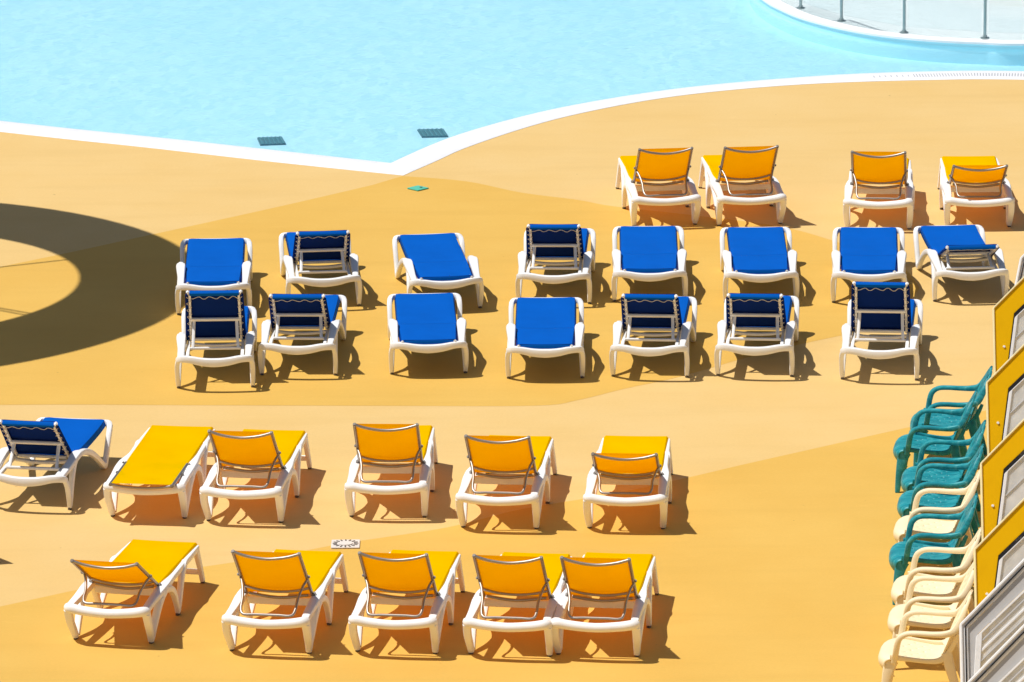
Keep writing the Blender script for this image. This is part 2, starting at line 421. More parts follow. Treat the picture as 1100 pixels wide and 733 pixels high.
# ------------------------------------------------------------------ loungers
def mir(P, s): return [(x*s, y, z) for x, y, z in P]
def tubes_obj(name, m, parent, fn):
    bm = bmesh.new(); fn(bm); return link(name, bm, m, parent)

Y_H, Y_Z, Y_BL = .614, .372, .735
def make_yellow(root):
    W = 'white_resin_ivory'
    bm = bmesh.new()
    # head and foot crossbars, side rails
    sweep(bm, [(-.345,.03,.315),(-.315,.00,.325),(-.2,-.005,.308),(0,-.012,.296),(.2,-.005,.308),(.315,.00,.325),(.345,.03,.315)], [.078,.088,.084,.080,.084,.088,.078], [.062,.08,.085,.085,.085,.08,.062], ref=(0,0,1), sec=CIRC)
    sweep(bm, [(-.285,1.85,.335),(0,1.86,.335),(.285,1.85,.335)], .06, .05, ref=(0,0,1))
    sweep(bm, [(-.28,.66,.30),(0,.665,.295),(.28,.66,.30)], .07, .035, ref=(0,0,1), smooth=1)
    sweep(bm, [(-.27,1.36,.31),(0,1.36,.31),(.27,1.36,.31)], .05, .03, ref=(0,0,1), smooth=1)
    for s in (1,-1):
        sweep(bm, mir([(.325,.01,.322),(.318,.25,.335),(.318,.5,.345),(.318,.7,.345),(.305,1.0,.335),(.30,1.38,.338),(.288,1.86,.335)], s), [.066,.078,.094,.086,.05,.052,.046], [.06,.055,.066,.066,.055,.06,.055])
    link('frame', bm, W, root)
    for s in (1,-1):
        bm = bmesh.new()
        sweep(bm, mir([(.335,.02,.31),(.338,.07,.20),(.332,.15,.09),(.326,.19,.022)], s), [.070,.066,.060,.052], [.078,.064,.058,.05])
        sweep(bm, mir([(.322,.215,.03),(.328,.30,.14),(.334,.42,.265),(.334,.56,.33),(.334,.68,.335)], s), [.052,.060,.066,.074,.055], [.05,.058,.068,.065,.05])
        lg = link('leg', bm, W, root)
        bm = bmesh.new(); sweep(bm, mir([(.326,.195,.032),(.326,.197,.0)], s), .038, .056, smooth=1); link('rubber_foot', bm, 'rubber', lg)
        bm = bmesh.new()
        sweep(bm, mir([(.340,.60,.335),(.343,.72,.315),(.345,.84,.25),(.345,.93,.14),(.342,1.00,.028)], s), [.055,.06,.056,.05,.045], [.055,.06,.06,.055,.05])
        sweep(bm, mir([(.340,1.01,.028),(.33,1.10,.12),(.318,1.22,.26),(.308,1.34,.335),(.302,1.44,.34)], s), [.045,.05,.055,.06,.045], [.05,.055,.065,.07,.05])
        lg = link('leg', bm, W, root)
        bm = bmesh.new(); sweep(bm, mir([(.341,1.005,.03),(.341,1.005,.0)], s), .038, .06, smooth=1); link('rubber_foot', bm, 'rubber', lg)
        bm = bmesh.new()
        sweep(bm, mir([(.287,1.83,.325),(.298,1.89,.18),(.31,1.945,.022)], s), [.05,.045,.042], [.08,.06,.05])
        lg = link('leg', bm, W, root)
        bm = bmesh.new(); sweep(bm, mir([(.31,1.946,.03),(.31,1.948,.0)], s), .036, .05, smooth=1); link('rubber_foot', bm, 'rubber', lg)
    bm = bmesh.new(); sweep(bm, [(-.30,1.915,.105),(.30,1.915,.105)], .05, .03, ref=(0,0,1), smooth=1); link('foot_stretcher', bm, W, root)
    # seat sling, with its side tubes
    def fs(u, v):
        x = (u*2-1); e = max(0, (abs(x)-.93)/.07); return Vector((x*.299, Y_H + v*(1.868-Y_H), .382 - .012*math.sin(math.pi*v)*(1-x*x) - .004*(1-x*x) - .026*e*e))
    bm = bmesh.new(); grid(bm, fs, 28, 14); seat = link('seat', bm, 'yellow_fabric', root)
    bm = bmesh.new()
    for s in (1,-1): tube(bm, [(s*.283,Y_H,.358),(s*.283,1.84,.358)], .011, 1)
    tube(bm, [(-.283,1.84,.356),(0,1.83,.340),(.283,1.84,.356)], .011)
    link('seat_tube', bm, 'aluminium', seat)
    # backrest turns about the hinge
    piv = empty('backrest', (0, Y_H, Y_Z)); piv.parent = root
    def fb(u, v):
        x = (u*2-1); return Vector((x*.282, -v*Y_BL, .011 - .012*(1-x*x)*math.sin(math.pi*v)))
    bm = bmesh.new(); grid(bm, fb, 10, 10); link('sling', bm, 'yellow_fabric', piv)
    bm = bmesh.new()
    for s in (1,-1): tube(bm, [(s*.279,0,0),(s*.279,-Y_BL*.5,0),(s*.279,-Y_BL-.005,0)], .0145, 2)
    tube(bm, [(-.277,-Y_BL,0),(-.16,-Y_BL+.024,-.024),(0,-Y_BL+.038,-.036),(.16,-Y_BL+.024,-.024),(.277,-Y_BL,0)], .013)
    tube(bm, [(-.279,-.13,0),(-.15,-.11,-.024),(0,-.10,-.032),(.15,-.11,-.024),(.279,-.13,0)], .012)
    tube(bm, [(-.25,-.035,-.02),(0,-.02,-.045),(.25,-.035,-.02)], .014)
    link('back_frame', bm, 'aluminium', piv)
    for s in (1,-1):
        bm = bmesh.new(); box(bm, (s*.277,-Y_BL-.004,0), (.031,.022,.031), bev=.006); link('end_cap', bm, 'cap', piv)
        bm = bmesh.new(); box(bm, (s*.296,-.33,.0), (.024,.026,.024), bev=.006); link('prop_pivot', bm, 'cap', piv)
        bm = bmesh.new(); box(bm, (s*.300,-.02,-.005), (.026,.045,.04), bev=.008); link('hinge', bm, 'cap', piv)
    return piv
def yellow_prop(ang):
    a = R(ang); y0 = Y_H - .30*math.cos(a); z0 = Y_Z + .30*math.sin(a)
    yb, zb = (.075, .352)
    if ang < 8: yb, zb = (.10, .345)
    bm = bmesh.new()
    P = [(.283,y0,z0-.005),(.255,y0*.78+yb*.22,z0*.78+zb*.22),(.232,y0*.45+yb*.55,z0*.45+zb*.55),(.228,y0*.15+yb*.85,z0*.15+zb*.85),(.20,yb,zb),(.10,yb,zb),(0,yb,zb)]
    full = P + [(-x, y, z) for x, y, z in P[:-1]][::-1]
    tube(bm, full, .012, 5)
    return bm

B_H, B_Z, B_BL = .655, .362, .66
def make_blue(root):
    W = 'white_resin'
    bm = bmesh.new()
    # head crossbar: thin at the ends, deep and drooping in the middle
    sweep(bm, [(-.352,.06,.30),(-.325,.012,.325),(-.24,-.01,.325),(-.12,-.02,.303),(0,-.024,.295),(.12,-.02,.303),(.24,-.01,.325),(.325,.012,.325),(.352,.06,.30)], [.052,.066,.068,.078,.084,.078,.068,.066,.052], [.048,.056,.062,.06,.06,.06,.062,.056,.048], ref=(0,0,1))
    for s in (1,-1):
        sweep(bm, mir([(.318,.01,.328),(.322,.18,.345),(.328,.38,.378),(.332,.52,.398),(.334,.62,.395),(.338,.74,.37)], s), [.055,.066,.084,.098,.09,.055], [.05,.05,.058,.06,.055,.045])
        # inner ledge the back prop rests on
        sweep(bm, mir([(.262,.02,.318),(.262,.60,.335),(.255,1.78,.335)], s), .035, .035, smooth=1)
    sweep(bm, [(-.25,.62,.318),(-.12,.60,.308),(0,.595,.305),(.12,.60,.308),(.25,.62,.318)], .03, .05, ref=(0,0,1))
    sweep(bm, [(-.25,1.25,.315),(0,1.25,.31),(.25,1.25,.315)], .03, .05, ref=(0,0,1), smooth=1)
    # foot crossbar, bowed
    sweep(bm, [(-.345,1.76,.30),(-.325,1.815,.345),(-.26,1.835,.352),(0,1.845,.35),(.26,1.835,.352),(.325,1.815,.345),(.345,1.76,.30)], [.055,.055,.05,.05,.05,.055,.055], [.05,.055,.045,.04,.045,.055,.05], ref=(0,0,1))
    link('frame', bm, W, root)
    for s in (1,-1):
        bm = bmesh.new()
        sweep(bm, mir([(.348,.05,.305),(.362,.075,.24),(.362,.13,.11),(.356,.175,.022)], s), [.045,.045,.044,.042], [.05,.048,.046,.045])
        sweep(bm, mir([(.356,.185,.028),(.352,.24,.12),(.345,.32,.25),(.338,.42,.345),(.334,.52,.375)], s), [.042,.045,.05,.055,.05], [.05,.055,.062,.07,.05])
        lg = link('leg', bm, W, root)
        bm = bmesh.new(); sweep(bm, mir([(.356,.178,.03),(.356,.178,.0)], s), .034, .055, smooth=1); link('rubber_foot', bm, 'rubber', lg)
        bm = bmesh.new()
        sweep(bm, mir([(.334,.60,.388),(.338,.76,.368),(.344,.95,.315),(.348,1.15,.225),(.348,1.36,.105),(.345,1.49,.035),(.344,1.555,.034),(.344,1.60,.09),(.346,1.66,.19),(.347,1.73,.285),(.342,1.79,.335)], s),
              [.062,.056,.052,.05,.05,.05,.05,.05,.05,.052,.05], [.05,.058,.06,.058,.056,.058,.062,.058,.055,.055,.05])
        link('leg', bm, W, root)
    # seat: wraps down over the sides and round the foot bar
    prof = [(B_H-.01,.362),(B_H+.02,.368),(.9,.364),(1.25,.360),(1.6,.366),(1.78,.378),(1.83,.380),(1.862,.366),(1.872,.335)]
    prof = [(p.x, p.y) for p in catmull([(a,b,0) for a,b in prof], 2)]
    def fs(u, v):
        x = u*2-1; y, z = prof[min(len(prof)-1, round(v*(len(prof)-1)))]
        e = max(0, (abs(x)-.86)/.14)
        return Vector((math.copysign(min(abs(x), .94)/.94*.292 + (.002 if abs(x) > .94 else 0), x), y, z - .055*e*e - .008*(1-x*x)))
    bm = bmesh.new(); grid(bm, fs, 20, len(prof)-1); link('seat', bm, 'blue_fabric', root, sharp=60, solidify=.008)
    bm = bmesh.new()
    for cxx, w in ((-.052,.018),(-.030,.008),(-.014,.010),(.004,.008),(.022,.012),(.044,.018)):
        box(bm, (cxx, -.0505, .297), (w, .004, .016 + .004*(w > .015)))
    link('maker_mark', bm, 'logo', root)
    piv = empty('backrest', (0, B_H, B_Z)); piv.parent = root
    def fb(u, v):
        x = u*2-1; e = max(0, (abs(x)-.86)/.14)
        w = .285 - .022*max(0, v-.1)
        return Vector((math.copysign(min(abs(x), .94)/.94*w, x), -.005 - v*B_BL, .012 - .045*e*e - .006*(1-x*x)))
    bm = bmesh.new(); grid(bm, fb, 20, 16); sl = link('sling', bm, 'navy_shade', piv, sharp=60, solidify=.010)
    sl.data.materials.append(M['blue_fabric']); sl.modifiers[0].material_offset = 1  # upper side blue, underside keeps the shade-darkened copy
    bm = bmesh.new()
    for s in (1,-1): sweep(bm, [(s*.243,.0,-.02),(s*.235,-B_BL+.01,-.02)], .024, .028, smooth=1)
    sweep(bm, [(-.262,-B_BL+.012,-.014),(.262,-B_BL+.012,-.014)], .02, .02, ref=(0,0,1), smooth=1)
    for s in (1,-1): box(bm, (s*.254,-B_BL-.004,-.010), (.030,.030,.038), bev=.008)
    sweep(bm, [(-.235,-.30,-.03),(.235,-.30,-.03)], .028, .034, ref=(0,0,1), smooth=1)
    sweep(bm, [(-.22,-.02,-.03),(.22,-.02,-.03)], .025, .03, ref=(0,0,1), smooth=1)
    link('back_frame', bm, W, piv)
    bm = bmesh.new()
    for s in (1,-1):
        P = []; n = 13
        for k in range(n):
            y = -.06 - k*(B_BL-.1)/(n-1); P.append((s*(.222 if k % 2 else .268), y, -.032 - .008*(k % 2)))
        tube(bm, P, .0032, 1)
    n = 17; P = []
    for k in range(n): P.append((-.225 + k*.45/(n-1), -B_BL + .052 + (.014 if k % 4 < 2 else -.010) + random.uniform(-.006,.006), -.034))
    tube(bm, P, .0034, 2)
    link('lacing', bm, 'lace', piv)
    # turned-under hems of the sling, seen on the back, and the sleeve over the top bar
    for s in (1,-1):
        bm = bmesh.new(); sweep(bm, [(s*.277,-.02,-.020),(s*.262,-B_BL+.02,-.020)], .034, .012, smooth=1); link('hem', bm, 'navy_shade', piv)
    bm = bmesh.new(); sweep(bm, [(-.238,-B_BL+.012,-.012),(.238,-B_BL+.012,-.012)], .046, .044, ref=(0,0,1), smooth=1); link('sleeve', bm, 'blue_fabric', piv)
    return piv
def blue_prop(ang):
    a = R(ang); y0 = B_H - .30*math.cos(a) ; z0 = B_Z + .30*math.sin(a) - .03
    yb = .36 - (57-ang)*.0055; zb = .338
    if ang < 8: yb = .12; z0 -= .015; zb = .325
    bm = bmesh.new()
    for s in (1,-1): sweep(bm, [(s*.205,y0,z0),(s*.21,(y0+yb)/2,(z0+zb)/2),(s*.218,yb,zb)], .03, .03)
    sweep(bm, [(-.245,yb,zb),(.245,yb,zb)], .028, .03, ref=(0,0,1), smooth=1)
    return bm

GB, GY = 'blue sun loungers on the deck', 'yellow sun loungers on the deck'
LOUNGERS = [
 ('B',-2.986,.996,1.5,0,'flat blue lounger touched by the big round shadow, leftmost of the upper blue row'),
 ('B',-1.881,1.262,4.8,39.2,'blue lounger with half raised back, second from the left in the upper blue row'),
 ('B',-2.846,-1.854,1.0,57.2,'blue lounger with steep back hiding the foot of the leftmost flat blue one'),
 ('B',-2.073,-1.414,-2.4,41.2,'blue lounger with half raised back, second from the left in the lower blue row'),
 ('B',-.652,1.123,6.6,0,'flat blue lounger turned askew, third from the left in the upper blue row'),
 ('B',-.802,-1.398,2.0,0,'flat blue lounger in front of the askew flat blue one'),
 ('B',.421,1.312,-2.7,42.6,'blue lounger with half raised back in the middle of the upper blue row'),
 ('B',1.393,1.371,-.8,0,'flat blue lounger in front of the leftmost back row yellow lounger'),
 ('B',.317,-1.607,-.8,0,'flat blue lounger in the middle of the lower blue row, standing slightly forward'),
 ('B',1.313,-1.590,-4.9,42.5,'blue lounger with half raised back, third from the right in the lower blue row'),
 ('B',2.513,1.287,-.4,0,'flat blue lounger, third from the right in the upper blue row'),
 ('B',2.324,-1.595,-4.8,42.2,'blue lounger with half raised back, second from the right in the lower blue row'),
 ('B',3.592,1.238,-3.1,0,'flat blue lounger directly behind the steep backed one at the right'),
 ('B',3.514,-1.768,-5.4,57.7,'blue lounger with steep back at the right end of the lower blue row'),
 ('B',4.634,1.294,3.7,20.7,'blue lounger with barely raised back at the right end beside the yellow bays'),
 ('B',-4.353,-5.970,-10.2,41.3,'single blue lounger cut by the left edge beside the flat yellow lounger'),
 ('Y',1.646,4.634,5.2,41.0,'yellow lounger with raised back, leftmost of the four nearest the pool'),
 ('Y',2.550,4.633,5.3,42.0,'yellow lounger with raised back, second from the left of the four nearest the pool'),
 ('Y',3.869,4.401,-4.7,40.8,'yellow lounger with raised back, third from the left of the four nearest the pool'),
 ('Y',4.942,4.444,-.6,27.1,'yellow lounger with low back, rightmost of the four nearest the pool'),
 ('Y',-3.277,-6.315,-7.7,0,'only yellow lounger lying completely flat, beside the single blue one'),
 ('Y',-2.413,-6.477,-7.2,40.9,'yellow lounger with raised back touching the flat yellow one'),
 ('Y',-1.128,-6.364,-3.2,43.0,'yellow lounger with raised back standing alone behind the white floor drain'),
 ('Y',-.144,-6.753,-6.4,41.9,'yellow lounger with raised back, second from the right in the middle yellow row'),
 ('Y',.981,-6.802,-4.3,29.4,'yellow lounger with low back at the right end of the middle yellow row'),
 ('Y',-3.384,-10.017,-12.0,30.1,'yellow lounger with low back at the left end of the front row'),
 ('Y',-2.054,-10.357,-9.2,43.9,'yellow lounger with raised back, second from the left in the front row'),
 ('Y',-1.004,-10.401,-7.6,43.2,'yellow lounger with raised back in the middle of the front row'),
 ('Y',-.061,-10.499,-7.8,43.0,'yellow lounger in the front row, left one of the touching pair'),
 ('Y',.661,-10.529,-7.3,41.8,'yellow lounger at the right end of the front row, right one of the touching pair'),
 ('Y',-5.03,-7.73,15.0,43.0,'yellow lounger with raised back just beyond the left edge of the photo'),
]
def kids(o): return [c for c in list(bpy.data.objects) if c.parent == o]
def copy_tree(o, parent=None):
    c = o.copy(); COL.objects.link(c)
    if parent: c.parent = parent
    for ch in kids(o): copy_tree(ch, c)
    return c
protos = {}
for kind, x, y, yaw, ang, lab in LOUNGERS:
    make, prop, nm, mm, grp = ((make_blue, blue_prop, 'blue_sun_lounger', 'white_resin', GB) if kind == 'B' else (make_yellow, yellow_prop, 'yellow_sun_lounger', 'aluminium', GY))
    if kind not in protos:
        root = empty(nm); make(root); pr = link('prop_bar', prop(ang), mm, root); protos[kind] = root
    else:
        root = copy_tree(protos[kind])
        pr = next(c for c in root.children if c.name.split('.')[0] == 'prop_bar')
        tmp = link('prop_bar', prop(ang), mm); pr.data = tmp.data; bpy.data.objects.remove(tmp)
    piv = next(c for c in root.children if c.name.split('.')[0] == 'backrest')
    piv.rotation_euler.x = -R(ang) if ang else -R(.6)
    root.location = (x, y, .004); root.rotation_euler.z = R(yaw)
    tag(root, lab, 'sun lounger', grp)

# ------------------------------------------------------------------ monobloc armchairs, facing local +x
def make_chair(mname):
    root = empty('plastic_armchair')
    m = M[mname]
    seatP = [(.318,.275),(.342,.32),(.346,.362),(.328,.398),(.285,.420),(.23,.428),(.14,.422),(0,.405),(-.12,.392),(-.20,.400)]
    backP = [(-.20,.400),(-.238,.43),(-.264,.49),(-.300,.60),(-.346,.73),(-.398,.86),(-.420,.91)]
    def surf(P, wfun, dish, nu, nv):
        Q = [(p.x, p.y, 0) for p in catmull([(a,b,0) for a,b in P], 6)]
        pts = [lerp_poly(Q, k/nv) for k in range(nv+1)]
        def fn(u, v):
            s = u*2-1; p = pts[round(v*nv)]; dx, dz = dish(s, v)
            return Vector((p.x + dx, s*wfun(v), p.y + dz))
        return fn
    nu, nv = 46, 30
    fs = surf(seatP, lambda v: (.262 + .022*math.sin(min(1, v/.3)*math.pi/2)) if v < .45 else .284-.05*(v-.45)/.55,
              lambda s, v: (-.12*abs(s)**3.6*max(0, 1-v*2.4)**1.3, -.024*(1-s*s)*math.sin(min(1,max(0,(v-.15)/.85))*math.pi) - .030*abs(s)**6), nu, nv)
    cols = {7,12,17,22,24,29,34,39}
    bm = bmesh.new(); grid(bm, fs, nu, nv, lambda i, j: i in cols and 14 <= j <= 24 and (j + i//5*2) % 5 == 0)
    link('seat', bm, m, root, sharp=60, solidify=.012)
    fb = surf(backP, lambda v: .235+.035*min(1, v/.45) - .175*max(0, (v-.45)/.55)**1.7, lambda s, v: (.045*s*s*(1-.45*v), -.045*abs(s)**3*max(0,v-.2)), nu, nv)
    bm = bmesh.new(); grid(bm, fb, nu, nv, lambda i, j: i in cols and 4 <= j <= 25 and (j + i//5*2) % 4 in (0,1))
    link('backrest', bm, m, root, sharp=60, solidify=.014)
    for s in (1,-1):
        bm = bmesh.new()
        sweep(bm, [(-.414,s*.085,.900),(-.392,s*.165,.845),(-.352,s*.228,.750),(-.298,s*.272,.662),(-.23,s*.294,.636),(-.12,s*.300,.632),(.0,s*.301,.636),(.09,s*.300,.630),(.148,s*.298,.595),(.172,s*.294,.54),(.186,s*.284,.46),(.196,s*.270,.41),(.208,s*.264,.365)],
              [.03,.034,.04,.056,.066,.070,.072,.072,.068,.062,.056,.05,.045], [.022,.030,.046,.058,.052,.040,.037,.038,.048,.054,.054,.054,.05], ref=(0,1,0))
        sweep(bm, [(.235,s*.272,.418),(.10,s*.272,.405),(-.06,s*.262,.388),(-.18,s*.246,.395),(-.255,s*.240,.47),(-.305,s*.256,.56),(-.335,s*.262,.63)], [.03,.026,.026,.026,.024,.024,.024], [.05,.036,.036,.05,.045,.04,.03], ref=(0,1,0))
        link('armrest', bm, m, root)
        bm = bmesh.new()
        sweep(bm, [(.226,s*.240,.375),(.250,s*.252,.30),(.272,s*.264,.18),(.290,s*.276,.0)], [.06,.056,.048,.04], [.12,.096,.070,.044], ref=(0,1,0)); link('leg', bm, m, root)
        bm = bmesh.new()
        sweep(bm, [(-.235,s*.235,.46),(-.262,s*.240,.34),(-.315,s*.250,.17),(-.365,s*.262,.0)], [.04,.052,.046,.036], [.09,.085,.066,.046], ref=(0,1,0)); link('leg', bm, m, root)
    return root
CHAIRS = [
 ('T',4.35,-4.50,'teal plastic armchair farthest from the camera, at the upper end of the chair row'),
 ('T',4.15,-5.30,'teal plastic armchair, second from the upper end of the chair row'),
 ('T',4.15,-6.36,'teal plastic armchair, third from the upper end of the chair row'),
 ('T',4.07,-7.14,'teal plastic armchair just behind the first cream one in the row'),
 ('C',3.99,-7.93,'cream plastic armchair standing alone between two teal ones'),
 ('T',3.90,-8.72,'teal plastic armchair between cream ones, last teal chair of the row'),
 ('C',3.86,-9.72,'cream plastic armchair right in front of the last teal one'),
 ('C',3.78,-10.55,'cream plastic armchair, second from the lower end of the chair row'),
 ('C',3.65,-11.50,'cream plastic armchair nearest the camera, at the lower end of the chair row'),
]
cp = {}
for k, (c, x, y, lab) in enumerate(CHAIRS):
    if c not in cp: root = cp[c] = make_chair('teal_resin' if c == 'T' else 'cream_resin')
    else: root = copy_tree(cp[c])
    root.location = (x-.375, y-.02, .004); root.scale = (.96,.98,.97); root.rotation_euler.z = R(180-7 + (1.5,-2,1,0,-1,2,-1,.5,-1.5)[k])
    tag(root, lab, 'armchair', 'plastic armchairs in a row along the glazed bays')

# ------------------------------------------------------------------ glazed bays on the right
def bay(n, x, y, style, lab, h=1.3, ext=2.1):
    root = empty('glazed_bay', (x, y, .004)); root.rotation_euler.x = -R(25)
    tag(root, lab, 'glazed bay', 'glazed bays along the right edge')
    t = .07; b = .185
    sl = 1.0
    def prism(bm, P, y0, y1):
        a = [bm.verts.new((px, y0, pz)) for px, pz in P]; c = [bm.verts.new((px, y1, pz)) for px, pz in P]; q = len(P)
        f1 = bm.faces.new(a); f2 = bm.faces.new(c[::-1])
        for k in range(q): bm.faces.new((a[k], c[k], c[(k+1)%q], a[(k+1)%q]))
        bmesh.ops.recalc_face_normals(bm, faces=bm.faces[:])
    def framepoly(outer, inner, y0, y1, bev=0):
        bm = bmesh.new(); q = len(outer)
        A0 = [bm.verts.new((p[0], y0, p[1])) for p in outer]; I0 = [bm.verts.new((p[0], y0, p[1])) for p in inner]
        A1 = [bm.verts.new((p[0], y1, p[1])) for p in outer]; I1 = [bm.verts.new((p[0], y1, p[1])) for p in inner]
        for k in range(q):
            j = (k+1)%q
            bm.faces.new((A0[k], A0[j], I0[j], I0[k])); bm.faces.new((A1[k], I1[k], I1[j], A1[j]))
            bm.faces.new((A0[k], A1[k], A1[j], A0[j])); bm.faces.new((I0[k], I0[j], I1[j], I1[k]))
        bmesh.ops.recalc_face_normals(bm, faces=bm.faces[:])
        if bev:
            es = [e for e in bm.edges if len(e.link_faces) == 2 and e.calc_face_angle() > .5]
            bmesh.ops.bevel(bm, geom=es, offset=bev, segments=2, affect='EDGES')
        return bm
    W = ext
    k_ = .27 if style == 'W' else 0
    outer = [(0,0),(k_,h),(W,h+(W-k_)*sl),(W,0)]
    q = .30      # how far the opening's left edge leans towards the sill
    inner_ = [(.02,.22),(b,h-.05),(W-.12,h-.05+(W-.12-b)*.94),(W-.12,.22)]
    skin = {'Y':'yellow_panel','W':'alu_white','G':'alu_grey'}[style]
    if style == 'Y':
        link('frame', framepoly(outer, inner_, 0, t, .004), skin, root, sharp=30)
        g = .014
        gin = [(inner_[0][0]+g, inner_[0][1]+g),(inner_[1][0]+g, inner_[1][1]-.030),(inner_[2][0]-g, inner_[2][1]-.034),(inner_[3][0]-g, inner_[3][1]+g)]
        link('gasket', framepoly(inner_, gin, -.006, t+.004), 'dark', root)
        bm = bmesh.new()
        for px, pz in ((.085,h-.36),(.05,h-.86),(.42,h+.26),(.80,h+.64),(1.2,h+1.03)):
            bmesh.ops.create_cone(bm, cap_ends=True, segments=10, radius1=.013, radius2=.010, depth=.012, matrix=Matrix.Translation((px,-.005,pz)) @ Matrix.Rotation(R(90),4,'X'))
        link('bolt_cap', bm, 'alu_white', root)
    else:
        gin = [(.05+k_*.08,.1),(.05+k_,h-.02),(W-.05,h-.02+(W-.10-k_)*sl),(W-.05,.1)]
        link('frame', framepoly(outer, gin, 0, t, .006), 'alu_white', root, sharp=30)
        g2 = [(.012,.10),(.11,h-.06),(W-.12,h-.06+(W-.23)*sl),(W-.12,.12)]
        link('outer_panel', framepoly([(.052+k_*.08,.104),(.052+k_,h-.022),(W-.052,h-.022+(W-.104-k_)*sl),(W-.052,.104)], [(.075+k_*.16,.2),(.118+k_,h-.075),(W-.2,h-.09+(W-.4-k_)*sl),(W-.2,.2)], .02, .04), 'alu_grey', root)
    # leaning casement that fills the opening
    c0 = (.026,.24); c1 = (.188,h-.088) if style == 'Y' else (.108,h-.09)
    if k_: c0 = (c0[0]+.06, c0[1]); c1 = (c1[0]+k_, c1[1])
    ex = W-.16
    sash_o = [c0, c1, (ex, c1[1]+(ex-c1[0])*.94), (ex, .24)]
    wl, wt = (.032, .010) if style == 'Y' else (.05, .016)
    sash_i = [(c0[0]+wl, c0[1]+.03),(c1[0]+wl, c1[1]+wl*.94-wt*1.4),(ex-.03, c1[1]+(ex-.03-c1[0])*.94-wt*1.4),(ex-.03, .27)]
    y0 = -.012 if style == 'Y' else -.010
    sash = link('sash', framepoly(sash_o, sash_i, y0, y0+.030, .004), 'alu_white', root, sharp=30)
    bm = bmesh.new(); prism(bm, sash_i, y0+.018, y0+.026); link('pane', bm, 'bay_glass', sash)
    # rails behind the glass, parallel to the slope
    for off, hh, mm in ((.20,.012,'alu_grey'),(.44,.045,'cream_resin')) if style == 'Y' else ((.075,.014,'alu_grey'),(.15,.02,'alu_white'),(.235,.012,'alu_grey'),(.40,.06,'cream_resin')):
        bm = bmesh.new()
        xa = c1[0]+wl - off*.20; za = c1[1] + wl*.94 - off*1.1
        sweep(bm, [(xa+.012, y0+.012, za), (ex-.03, y0+.012, za+(ex-.03-xa)*.94)], .012, hh, ref=(0,1,0), smooth=1)
        link('rail', bm, mm, sash)
    # pale strip along the free edges; on yellow bays it paints the sunlit edge
    bm = bmesh.new()
    sweep(bm, [(-.004,.03,.0),(k_-.004,.03,h-.004),(k_-.001,.03,h+.005),(W,.03,h+.006+(W-k_)*sl)], t+.02, 0.018 if style == 'Y' else .026, ref=(0,1,0), smooth=1)
    link('edge_highlight_trim', bm, 'edge_highlight' if style == 'Y' else 'alu_white', root)
    if style != 'Y':
        bm = bmesh.new(); sweep(bm, [(.028,-.004,.05),(k_+.028,-.004,h-.01),(W,-.004,h-.01+(W-.028-k_)*sl)], .01, .012, ref=(0,1,0), smooth=1); link('gasket', bm, 'dark', root)
    return root
BAYS = [(4.63,-1.92,'W','white framed bay uppermost on the right, mostly hidden behind the first yellow bay'),
        (4.445,-4.44,'Y','yellow framed glazed bay beside the barely raised blue lounger, uppermost of the yellow ones'),
        (4.183,-7.09,'Y','yellow framed glazed bay beside the teal armchairs, second of the yellow ones'),
        (3.936,-9.71,'Y','yellow framed glazed bay beside the lone cream armchair, third of the yellow ones'),
        (3.695,-12.25,'Y','yellow framed glazed bay right above the grey one, lowest of the yellow ones'),
        (3.439,-14.28,'G','grey white aluminium framed bay beside the nearest cream armchair'),
        (3.243,-16.14,'G','grey white aluminium framed bay at the bottom right corner of the photo')]
for n, (x, y, st, lab) in enumerate(BAYS): bay(n, x, y, st, lab, h=1.4 if st != 'W' else 1.25)
# rear wall the bays run back to (outside the picture on the right)
bm = bmesh.new()
d = Vector((4.70-3.22, -1.55+15.71, 0)).normalized(); nrm = Vector((d.y, -d.x, 0))
a = Vector((3.0,-17.5,0)) + nrm*2.35; b = Vector((4.9,-.6,0)) + nrm*2.35
slab(bm, [(a.x,a.y),(b.x,b.y),(b.x+.3,b.y),(a.x+.3,a.y)], 0, 3.7)
tag(link('building_wall', bm, 'wall'), 'white rendered wall behind the glazed bays, beyond the right edge', 'wall')

# ------------------------------------------------------------------ small things on the deck
dr = empty('floor_drain', (-1.475,-7.06,.004)); tag(dr, 'square white floor drain with a ring of dark slots between the yellow rows', 'floor drain')
bm = bmesh.new(); box(bm, (0,0,.006), (.25,.25,.008), 0, .003); link('drain_plate', bm, 'drain_plate', dr)
bm = bmesh.new()
for k in range(16):
    a = 2*math.pi*k/16; box(bm, (.095*math.cos(a), .095*math.sin(a), .0135), (.036,.012,.003), a)
link('slot', bm, 'drain_hole', dr)
bm = bmesh.new(); cyl(bm, (0,0,.0145), .062, .004, 24); link('drain_cap', bm, 'drain_plate', dr)
gm = empty('valve_cover', (-1.01,6.61,.004), R(45)); tag(gm, 'small green diamond shaped cover plate on the deck at the coping corner', 'cover plate')
bm = bmesh.new(); box(bm, (0,0,.006), (.17,.17,.01), 0, .003); link('plate', bm, 'green', gm)
bm = bmesh.new(); cyl(bm, (.035,-.012,.013), .016, .006, 12); link('keyhole', bm, 'drain_hole', gm)

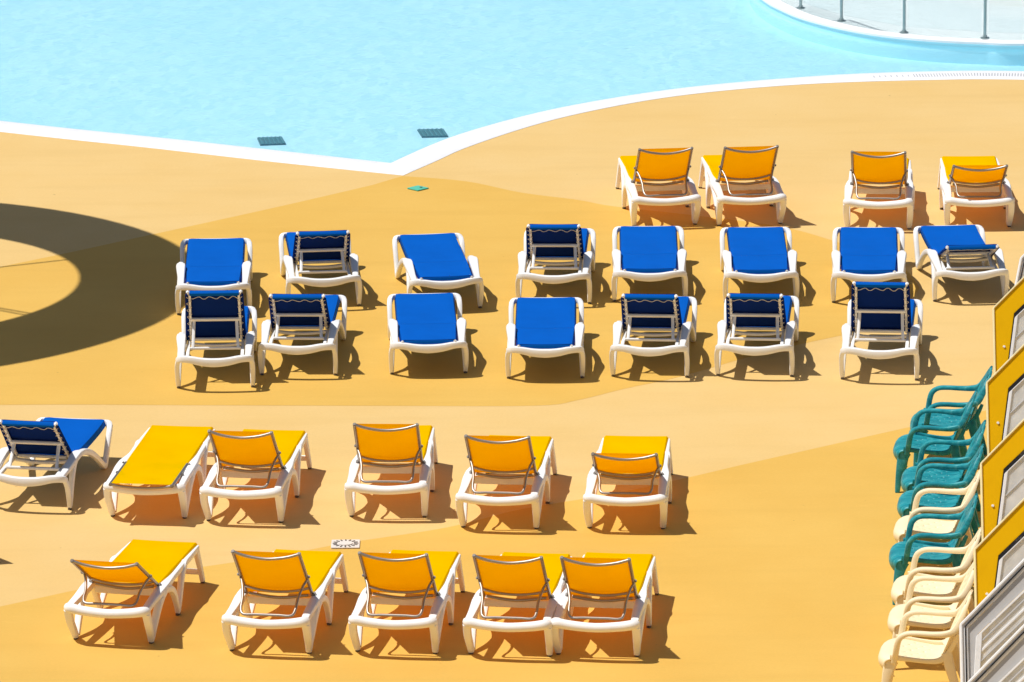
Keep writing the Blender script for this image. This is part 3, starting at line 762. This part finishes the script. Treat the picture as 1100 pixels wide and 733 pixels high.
# ------------------------------------------------------------------ ring canopy left of the picture (casts the round shadow)
H = 6.0; SX, SY = .466, .055
rc = empty('ring_canopy', (-6.75-SX*H, 2.58-SY*H, 0)); tag(rc, 'tall ring shaped shade canopy with spokes on a mast, beyond the left edge', 'canopy')
oc = Vector((-7.17+6.75, 2.5-2.58)); ic = Vector((-.02, .01))
bm = bmesh.new(); n = 96
def rp(c, r, k): a = 2*math.pi*k/n; return (c.x+r*math.cos(a), c.y+r*math.sin(a))
A = [rp(oc, 3.95, k) for k in range(n)]; Bq = [rp(ic, 2.33, k) for k in range(n)]
vt = [[bm.verts.new((*p, H)) for p in A], [bm.verts.new((*p, H)) for p in Bq], [bm.verts.new((*p, H+.12)) for p in Bq], [bm.verts.new((*p, H+.12)) for p in A]]
for r in range(4):
    u, w = vt[r], vt[(r+1)%4]
    for k in range(n): bm.faces.new((u[k], u[(k+1)%n], w[(k+1)%n], w[k]))
bmesh.ops.recalc_face_normals(bm, faces=bm.faces[:]); link('ring', bm, 'canopy', rc)
bm = bmesh.new(); cyl(bm, (0,0,H/2+.1), .11, H+.2, 20); link('mast', bm, 'steel', rc)
bm = bmesh.new()
for ang in (24, -35, -37, 90, 150, 210, 265):
    a = R(ang); tube(bm, [(.1*math.cos(a), .1*math.sin(a), H+.05), (2.36*math.cos(a), 2.36*math.sin(a), H+.05)], .016, 1)
link('spoke', bm, 'steel', rc)

# ------------------------------------------------------------------ light, sky, camera
sun_dir = Vector((-.466, -.055, 1)).normalized()
elev = math.asin(sun_dir.z); az = math.atan2(sun_dir.x, sun_dir.y)
w = bpy.data.worlds.new('World'); S.world = w; w.use_nodes = True
nt = w.node_tree; nt.nodes.clear()
sk = nt.nodes.new('ShaderNodeTexSky'); sk.sky_type = 'NISHITA'; sk.sun_disc = False
sk.sun_elevation = elev; sk.sun_rotation = az; sk.air_density = 1.0; sk.dust_density = 1.0
bg = nt.nodes.new('ShaderNodeBackground'); bg.inputs[1].default_value = .062
wo = nt.nodes.new('ShaderNodeOutputWorld'); nt.links.new(sk.outputs[0], bg.inputs[0]); nt.links.new(bg.outputs[0], wo.inputs[0])
L = bpy.data.lights.new('sun', 'SUN'); L.energy = 4.4; L.angle = R(.5); L.color = (1, .965, .91)
lo = bpy.data.objects.new('sun', L); COL.objects.link(lo); lo.rotation_euler = (-sun_dir).to_track_quat('-Z', 'Y').to_euler()

p, f, Hc, roll = .25437767655, 6703.648, 15.490525, -.008593746634
cam = bpy.data.cameras.new('camera'); co = bpy.data.objects.new('camera', cam); COL.objects.link(co)
F = Vector((0, math.cos(p), -math.sin(p))); U = Vector((0, math.sin(p), math.cos(p))); X = Vector((1,0,0))
c, s = math.cos(roll), math.sin(roll)
Rr = X*c + U*s; Up = U*c - X*s
mt = Matrix((Rr, Up, -F)).transposed().to_4x4(); mt.translation = (0, -Hc/math.tan(p), Hc)
co.matrix_world = mt
cam.sensor_width = 36; cam.lens = 36*f/1100; cam.clip_start = .5; cam.clip_end = 3000
S.camera = co
S.view_settings.view_transform = 'Standard'; S.view_settings.look = 'None'; S.view_settings.exposure = 0; S.view_settings.gamma = 1
S.cycles.use_denoising = True
S.cycles.transparent_max_bounces = 16; S.cycles.max_bounces = 10; S.cycles.diffuse_bounces = 5
